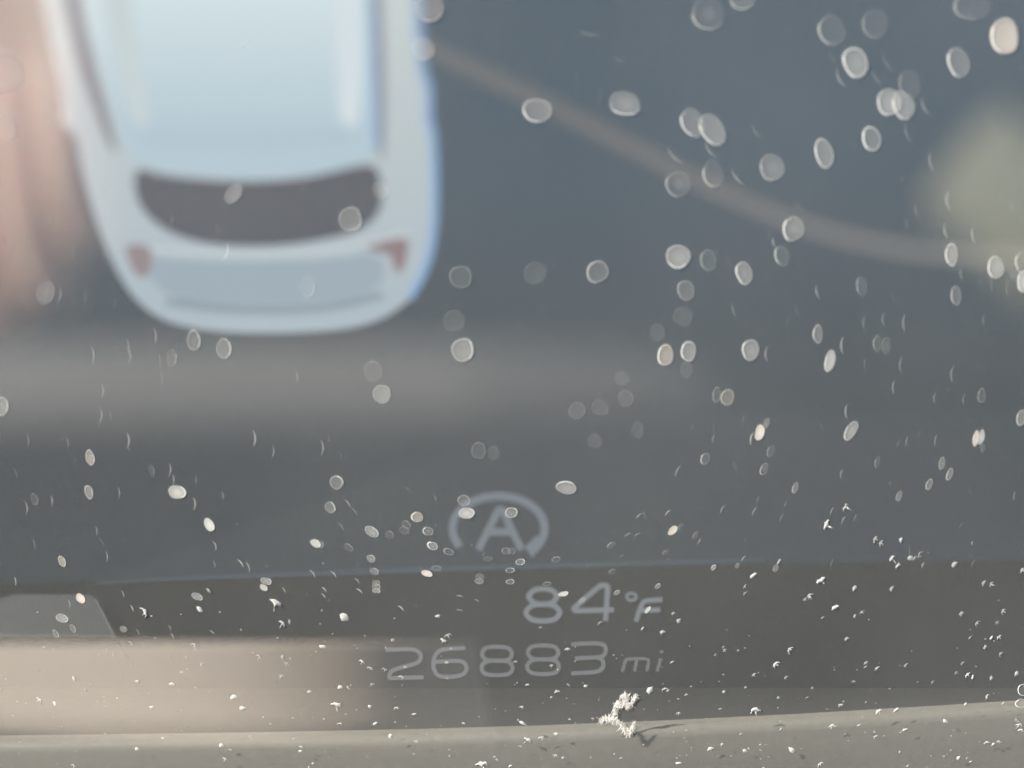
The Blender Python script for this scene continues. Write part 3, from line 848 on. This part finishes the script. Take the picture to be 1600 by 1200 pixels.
ORD = ['', 'first', 'second', 'third', 'fourth', 'fifth', 'sixth', 'seventh', 'eighth', 'ninth', 'tenth', 'eleventh', 'twelfth', 'thirteenth', 'fourteenth', 'fifteenth', 'sixteenth', 'seventeenth', 'eighteenth', 'nineteenth', 'twentieth']
LABEL = {}
for (look, where), ids in cells.items():
    if len(ids) == 1:
        LABEL[ids[0]] = look + ' ' + where
        continue
    xs = [SPECKS[i][1] for i in ids]
    ys = [SPECKS[i][2] for i in ids]
    horiz = (max(xs) - min(xs)) >= (max(ys) - min(ys))
    ids = sorted(ids, key=lambda i: SPECKS[i][1] if horiz else SPECKS[i][2])
    n = len(ids)
    for j, i in enumerate(ids):
        if n == 2:
            o_ = ('left', 'right')[j] if horiz else ('upper', 'lower')[j]
        elif j == 0:
            o_ = 'leftmost' if horiz else 'topmost'
        elif j == n - 1:
            o_ = 'rightmost' if horiz else 'lowest'
        else:
            o_ = ORD[j + 1] + (' from left' if horiz else ' from top')
        LABEL[i] = o_ + ' ' + look + ' ' + where

loose_v, loose_f, loose_m, loose_mats = [], [], [], []
def loose_add(i):
    k, x, y, sz, st, tint, verts, faces, fm, mats = SPECKS[i][:10]
    m = px_size(x, y)
    p = COVER.at(x, y, 0.000012)
    b0 = len(loose_v)
    for v in verts:
        lv = local(v, m)
        loose_v.append(p + RX * lv[0] + COVER.cy * lv[1] + COVER.n * lv[2])
    for f, mi in zip(faces, fm):
        if mats[mi] not in loose_mats:
            loose_mats.append(mats[mi])
        loose_f.append(tuple(q + b0 for q in f))
        loose_m.append(loose_mats.index(mats[mi]))
for i in range(len(SPECKS)):
    if i not in single:
        loose_add(i)
        continue
    k, x, y, sz, st, tint, verts, faces, fm, mats = SPECKS[i][:10]
    m = px_size(x, y)
    nm = NAMES[k]
    me = mesh_of(nm, [local(v, m) for v in verts], faces, True)
    o = link(nm, me, mats)
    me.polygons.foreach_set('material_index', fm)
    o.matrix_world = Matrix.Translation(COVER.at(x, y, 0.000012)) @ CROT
    tag(o, LABEL[i], {'disc': 'dust speck', 'arc': 'fibre', 'chip': 'dust chip'}[k],
        {'disc': 'rounded dust specks on the clear cover', 'arc': 'thin curved blur rims of dust on the clear cover', 'chip': 'torn dust chips on the clear cover'}[k])

# fine powder between them, denser towards the bottom: past counting, one object
n_first = len(SPECKS)
for q in range(420):
    y = 1200 - 340 * abs(rnd.gauss(0, .45))
    x = rnd.uniform(-20, 1620)
    if y < 700:
        continue
    big = rnd.random()
    add_chip(3000 + q, (x, y, 2.6 + 3.2 * big ** 3, rnd.uniform(-150, -30), rnd.uniform(.25, .95) * (.6 if y < 950 else 1)))
for q in range(150):
    x, y = rnd.uniform(-20, 1620), rnd.uniform(0, 900)
    add_arc(4000 + q, (x, y, rnd.uniform(8, 22), (180 if x > 800 else 0) + rnd.uniform(-35, 35), rnd.uniform(.08, .2)))  # faint blurred dust rims, shaped as arcs among the powder
for i in range(n_first, len(SPECKS)):
    loose_add(i)
pw = bpy.data.meshes.new('fine_dust')
pw.from_pydata([tuple(v) for v in loose_v], [], loose_f)
for m in loose_mats:
    pw.materials.append(m)
pw.polygons.foreach_set('material_index', loose_m)
pw.polygons.foreach_set('use_smooth', [True] * len(pw.polygons))
po = bpy.data.objects.new('fine_dust', pw)
COL.objects.link(po)
po['kind'] = 'stuff'
po['label'] = 'fine pale powder and faint blur arcs scattered over the clear cover'

# the white tuft of lint under the odometer
def make_lint():
    r_ = random.Random(5)
    paths = [[(938, 1126), (946, 1121), (955, 1122), (961, 1114), (963, 1106), (960, 1101), (968, 1098), (978, 1101), (986, 1097), (989, 1090), (994, 1085)],
             [(955, 1122), (965, 1126), (972, 1130), (975, 1138), (980, 1145), (986, 1143), (990, 1136), (990, 1130)],
             [(968, 1098), (975, 1093), (980, 1094)], [(972, 1086), (977, 1082), (980, 1087)]]
    verts, faces = [], []
    def tube(pts, rad, seg=6, hh=.35):
        pts = [Vector((a, b, c)) for a, b, c in pts]
        i0 = len(verts)
        n = len(pts)
        for i, p in enumerate(pts):
            t = (pts[min(n - 1, i + 1)] - pts[max(0, i - 1)])
            t = t.normalized() if t.length > 0 else Vector((1, 0, 0))
            u = t.cross(Vector((0, 0, 1)))
            u = u.normalized() if u.length > 1e-6 else Vector((1, 0, 0))
            vv = u.cross(t)
            rr = rad[i] if isinstance(rad, list) else rad
            for s in range(seg):
                a = 2 * math.pi * s / seg
                verts.append(p + u * math.cos(a) * rr + vv * math.sin(a) * rr * hh)
        for i in range(n - 1):
            for s in range(seg):
                a = i0 + i * seg + s
                b = i0 + i * seg + (s + 1) % seg
                faces.append((a, b, b + seg, a + seg))
        faces.append(tuple(i0 + s for s in range(seg)))
        faces.append(tuple(i0 + (n - 1) * seg + s for s in range(seg)))
    for p in paths:
        pp = smooth_loop(p, 2, False)
        tube([(a - 966, b - 1112, .5 + .3 * math.sin(a * .7 + b)) for a, b in pp],
             [(.62 + .2 * math.sin(i * .23 + len(pp))) * (.55 if i in (0, len(pp) - 1) else 1) for i in range(len(pp))])
        for k in range(len(pp) * 8):
            a, b = r_.choice(pp)
            a, b = a + r_.gauss(0, 1.3), b + r_.gauss(0, 1.1)
            dx, dy = r_.gauss(.6, 2.6), r_.uniform(3.0, 10.5)
            if r_.random() < .25:
                dy = -dy * .5
            tube([(a - 966, b - 1112, .6), (a - 966 + dx * .4, b - 1112 + dy * .55, .7 + .5 * r_.random()), (a - 966 + dx, b - 1112 + dy, .3)], [.42 * r_.uniform(.5, 1.3), .36, .14], 4)
    m = px_size(966, 1112)
    me = mesh_of('lint_tuft', [local(v, m) for v in verts], faces, True)
    o = link('lint_tuft', me, [dust_mat(.6, 'h'), dust_mat(.55, 'n'), dust_mat(.5, 'w')])
    me.polygons.foreach_set('material_index', [(f // 14) % 5 % 3 for f in range(len(me.polygons))])
    o.matrix_world = Matrix.Translation(COVER.at(966, 1112, 0.00004)) @ CROT
    tag(o, 'white branching tuft of lint with frayed ends under the mi unit', 'lint')
make_lint()
# a fine scratch in the cover at the lower left
scr = ribbon('scratch', [[(150, 938), (166, 968), (184, 1008), (208, 1040)]], 3.0, dust_mat(.1, 'n'), None, .6, plane=COVER, smooth=1)
tag(scr, 'faint slanting scratch across the cover beside the grey corner', 'scratch')

# ------------------------------------------------------------------ what the cover mirrors, some of it made up for the reflection
def basis(px, py, d):
    """the mirrored axes at a point: right and up as the reflection shows them, and the way back to the cover"""
    p, r = mirror(px, py, d)
    a, _ = mirror(px + 40, py, d)
    b, _ = mirror(px, py - 40, d)
    k = (a - p).length / 40
    ex = (a - p).normalized()
    ey = (b - p)
    ey = (ey - ex * ey.dot(ex)).normalized()
    return p, ex, ey, -r, k

# beige steering column shroud just below the cover
def make_shroud():
    beige = mat_pbr('beige_plastic', (0.44, 0.365, 0.29), 0.6, 0.1, 1500, var=0.04)
    p, ex, ey, ez, k = basis(150, 1005, 0.045)
    # a drum lying across: seen in the cover it fills the lower left, its round side turning from the sun
    verts, faces = [], []
    L0, L1 = -420, 560
    W = 620
    n = 40
    rows = []
    for j in range(n + 1):
        u = j / n
        x = L0 + (L1 - L0) * u
        # a barrel: its left flank faces the sun, its right flank turns away
        u_ = x + 150
        z = .95 * u_ - 1.15 / 3 / 560 ** 2 * u_ * u_ * abs(u_) - 60
        rows.append((x, z))
    prof = [(0, 0), (-6, 4), (-14, 9.4), (-60, 40), (-105, 71), (-136, 92), (-146, 90), (-150, 40)]
    q = len(prof)
    for x, z in rows:
        for yy, zz in prof:
            verts.append(ex * x * k + ey * yy * k + ez * (z + zz) * k)
    for j in range(n):
        for i in range(q - 1):
            a = j * q + i
            faces.append((a, a + 1, a + q + 1, a + q))
    me = mesh_of('shroud', verts, faces, True)
    o = link('column_shroud', me, beige, None, p)
    o.data.name = 'column_shroud'
    sm = o.modifiers.new('thick', 'SOLIDIFY')
    sm.thickness = 0.0003
    sm.offset = -1
    tag(o, 'beige shroud in front of the cover, mirrored in its lower part beside the odometer', 'shroud')
make_shroud()

# the hand that holds the camera: its thumb is mirrored beside the car picture
def make_hand():
    skin = mat_pbr('skin', (0.95, 0.57, 0.40), 0.55, 0.15, 900, sss=0.6, var=0.06)
    p, ex, ey, ez, k = basis(20, 300, 0.22)
    def P(x, y, z=0):
        return ex * x * k + ey * y * k + ez * z * k
    # an open hand, fingers together and pointing down, its palm turned to the sun (x right, y up, z towards the cover, in mirrored pixels)
    d = Vector((-.07, .84, -.54)).normalized()
    u = Vector((.65, 0, .76))
    J, rad, edges = [], [], []
    def add(v, r_, to=None):
        J.append(P(v.x, v.y, v.z))
        rad.append(r_)
        if to is not None:
            edges.append((to, len(J) - 1))
        return len(J) - 1
    tip0 = Vector((122, -112, 120))
    wv = tip0 - u * 190 + d * 1230
    wr = add(wv, 170)
    add(wv + d * 700 - u * 40, 190, wr)
    for n_, (low, ln, fat) in enumerate(((0, 400, .92), (-95, 500, 1.0), (-150, 545, 1.04), (-110, 505, 1.02))):
        tip = tip0 - u * 112 * n_ + d * low
        base = tip + d * ln
        bend = Vector((-.7, .4, .6)) * 16
        k_ = add(base + d * 330, 88, wr)
        k_ = add(base, 66 * fat, k_)
        k_ = add(base - d * ln * .4 + bend, 62 * fat, k_)
        k_ = add(base - d * ln * .7 + bend, 57 * fat, k_)
        k_ = add(tip + d * 40, 50 * fat, k_)
        add(tip, 30 * fat, k_)
    k_ = add(wv - d * 180 - u * 260, 100, wr)
    k_ = add(wv - d * 420 - u * 470, 82, k_)
    k_ = add(wv - d * 640 - u * 560, 70, k_)
    add(wv - d * 720 - u * 575, 42, k_)
    me = bpy.data.meshes.new('hand')
    me.from_pydata([tuple(v) for v in J], edges, [])
    o = link('hand', me, skin, None, p)
    o.modifiers.new('skin', 'SKIN')
    for v, r_ in zip(me.skin_vertices[0].data, rad):
        v.radius = (r_ * k, r_ * k)
    me.skin_vertices[0].data[0].use_root = True
    ss = o.modifiers.new('sub', 'SUBSURF')
    ss.levels = ss.render_levels = 3
    tag(o, 'pink hand held before the cover, its fingers mirrored beside the car picture', 'hand')
make_hand()

# made-up khaki cushion, added behind the camera to mirror as the khaki patch
def make_added_cushion():
    khaki = mat_pbr('khaki_fabric', (0.155, 0.145, 0.08), 0.9, 0.3, 700, var=0.08)
    p, ex, ey, ez, k = basis(1612, 330, 0.5)
    bm = bmesh.new()
    bmesh.ops.create_cube(bm, size=1)
    bmesh.ops.subdivide_edges(bm, edges=bm.edges[:], cuts=8, use_grid_fill=True)
    for v in bm.verts:
        x, y, z = v.co * 2
        r_ = 1 - .12 * (x * x + y * y)
        v.co = Vector((x * (1 - .08 * y * y), y * (1 - .08 * x * x), z * (.16 + .34 * (1 - x ** 4) * (1 - y ** 4))))
    a = R(30)
    nn = (ex * -.62 + ey * .34 + ez * .71).normalized()
    uu = ey.cross(nn).normalized()
    vv = nn.cross(uu)
    for v in bm.verts:
        x, y, z = v.co
        x, y = x * 200, y * 115
        xx, yy = x * math.cos(a) - y * math.sin(a), x * math.sin(a) + y * math.cos(a)
        v.co = (uu * xx + vv * yy + nn * z * 150) * k
    bmesh.ops.recalc_face_normals(bm, faces=bm.faces[:])
    me = bpy.data.meshes.new('cushion')
    bm.to_mesh(me)
    bm.free()
    me.polygons.foreach_set('use_smooth', [True] * len(me.polygons))
    o = link('cushion', me, khaki, None, p)
    tag(o, 'made-up khaki cushion added behind the camera, mirrored in the cover past the grey strip', 'cushion')
make_added_cushion()

# padded bar, made up and added behind the camera to mirror as the warm band under the car picture
def make_added_bar():
    grey = mat_pbr('added_bar_fabric', (0.115, 0.104, 0.09), 0.8, 0.1, 400, var=0.06)
    tip_m = mat_pbr('added_bar_dark_end', (0.08, 0.074, 0.066), 0.8, 0.1, 400, var=0.06)  # coloured darker so the mirrored band fades out to the right
    p, ex, ey, ez, k = basis(100, 614, 0.6)
    root = thing('added_bar', 'added warm grey padded bar mirrored as a soft band below the white car picture', 'added_bar', p)
    def rod(name, stations, mat):
        verts, faces = [], []
        q = 18
        for x, y, z, r_ in stations:
            for j in range(q):
                b = 2 * math.pi * j / q
                u_, v_ = math.cos(b) * r_ * 1.6, math.sin(b) * r_ * .55
                # a flat blade whose broad side looks up
                verts.append((ex * x + ey * (y - u_ * .66 + v_ * .75) + ez * (z + u_ * .75 + v_ * .66)) * k)
        for i in range(len(stations) - 1):
            for j in range(q):
                faces.append((i * q + j, i * q + (j + 1) % q, (i + 1) * q + (j + 1) % q, (i + 1) * q + j))
        me = mesh_of(name, verts, faces, True)
        return link(name, me, mat, root)
    rod('pad', [(-1300, -30, -980, 78), (-800, -10, -620, 76), (-200, 0, -160, 72), (0, 2, -10, 70), (200, 4, 130, 68), (400, 5, 270, 64), (560, 6, 380, 60)], grey)
    rod('end_cap', [(560, 6, 380, 60.5), (660, 6, 448, 57), (760, 5, 505, 50), (840, 4, 545, 38), (880, 4, 562, 22), (892, 4, 566, 2)], tip_m)
make_added_bar()

# dark seat, added unseen behind the camera to block the sky from the reflection
def make_seat():
    cloth = mat_pbr('seat_cloth', (0.035, 0.038, 0.042), 0.85, 0.2, 150, var=0.2)
    p, ex, ey, ez, k = basis(800, 700, 0.75)
    root = thing('added_seat', 'dark grey cloth car seat added behind the camera, dimly mirrored over the whole cover', 'seat', p)
    def cushion(name, cx, cy, w_, h_, d_, z0, parent, cuts=12):
        bm = bmesh.new()
        bmesh.ops.create_cube(bm, size=2)
        bmesh.ops.subdivide_edges(bm, edges=bm.edges[:], cuts=cuts, use_grid_fill=True)
        for v in bm.verts:
            x, y, z = v.co
            z = z * (.55 + .45 * (1 - x ** 4) * (1 - y ** 4))
            x, y = x * (1 - .05 * y * y), y * (1 - .06 * x * x)
            side = .25 * max(0.0, abs(x) - .62)
            v.co = (ex * (cx + x * w_) + ey * (cy + y * h_) + ez * (z0 + (z + side * 2) * d_)) * k
        bmesh.ops.recalc_face_normals(bm, faces=bm.faces[:])
        me = bpy.data.meshes.new(name)
        bm.to_mesh(me)
        bm.free()
        me.polygons.foreach_set('use_smooth', [True] * len(me.polygons))
        return link(name, me, cloth, parent)
    cushion('backrest', 0, -300, 1500, 1050, 220, 0, root)
    hr = cushion('headrest', 0, 1180, 900, 400, 200, 30, root, 8)
    cushion('seat_cushion', 0, -1480, 1500, 240, 900, 700, root)
    return root
make_seat()
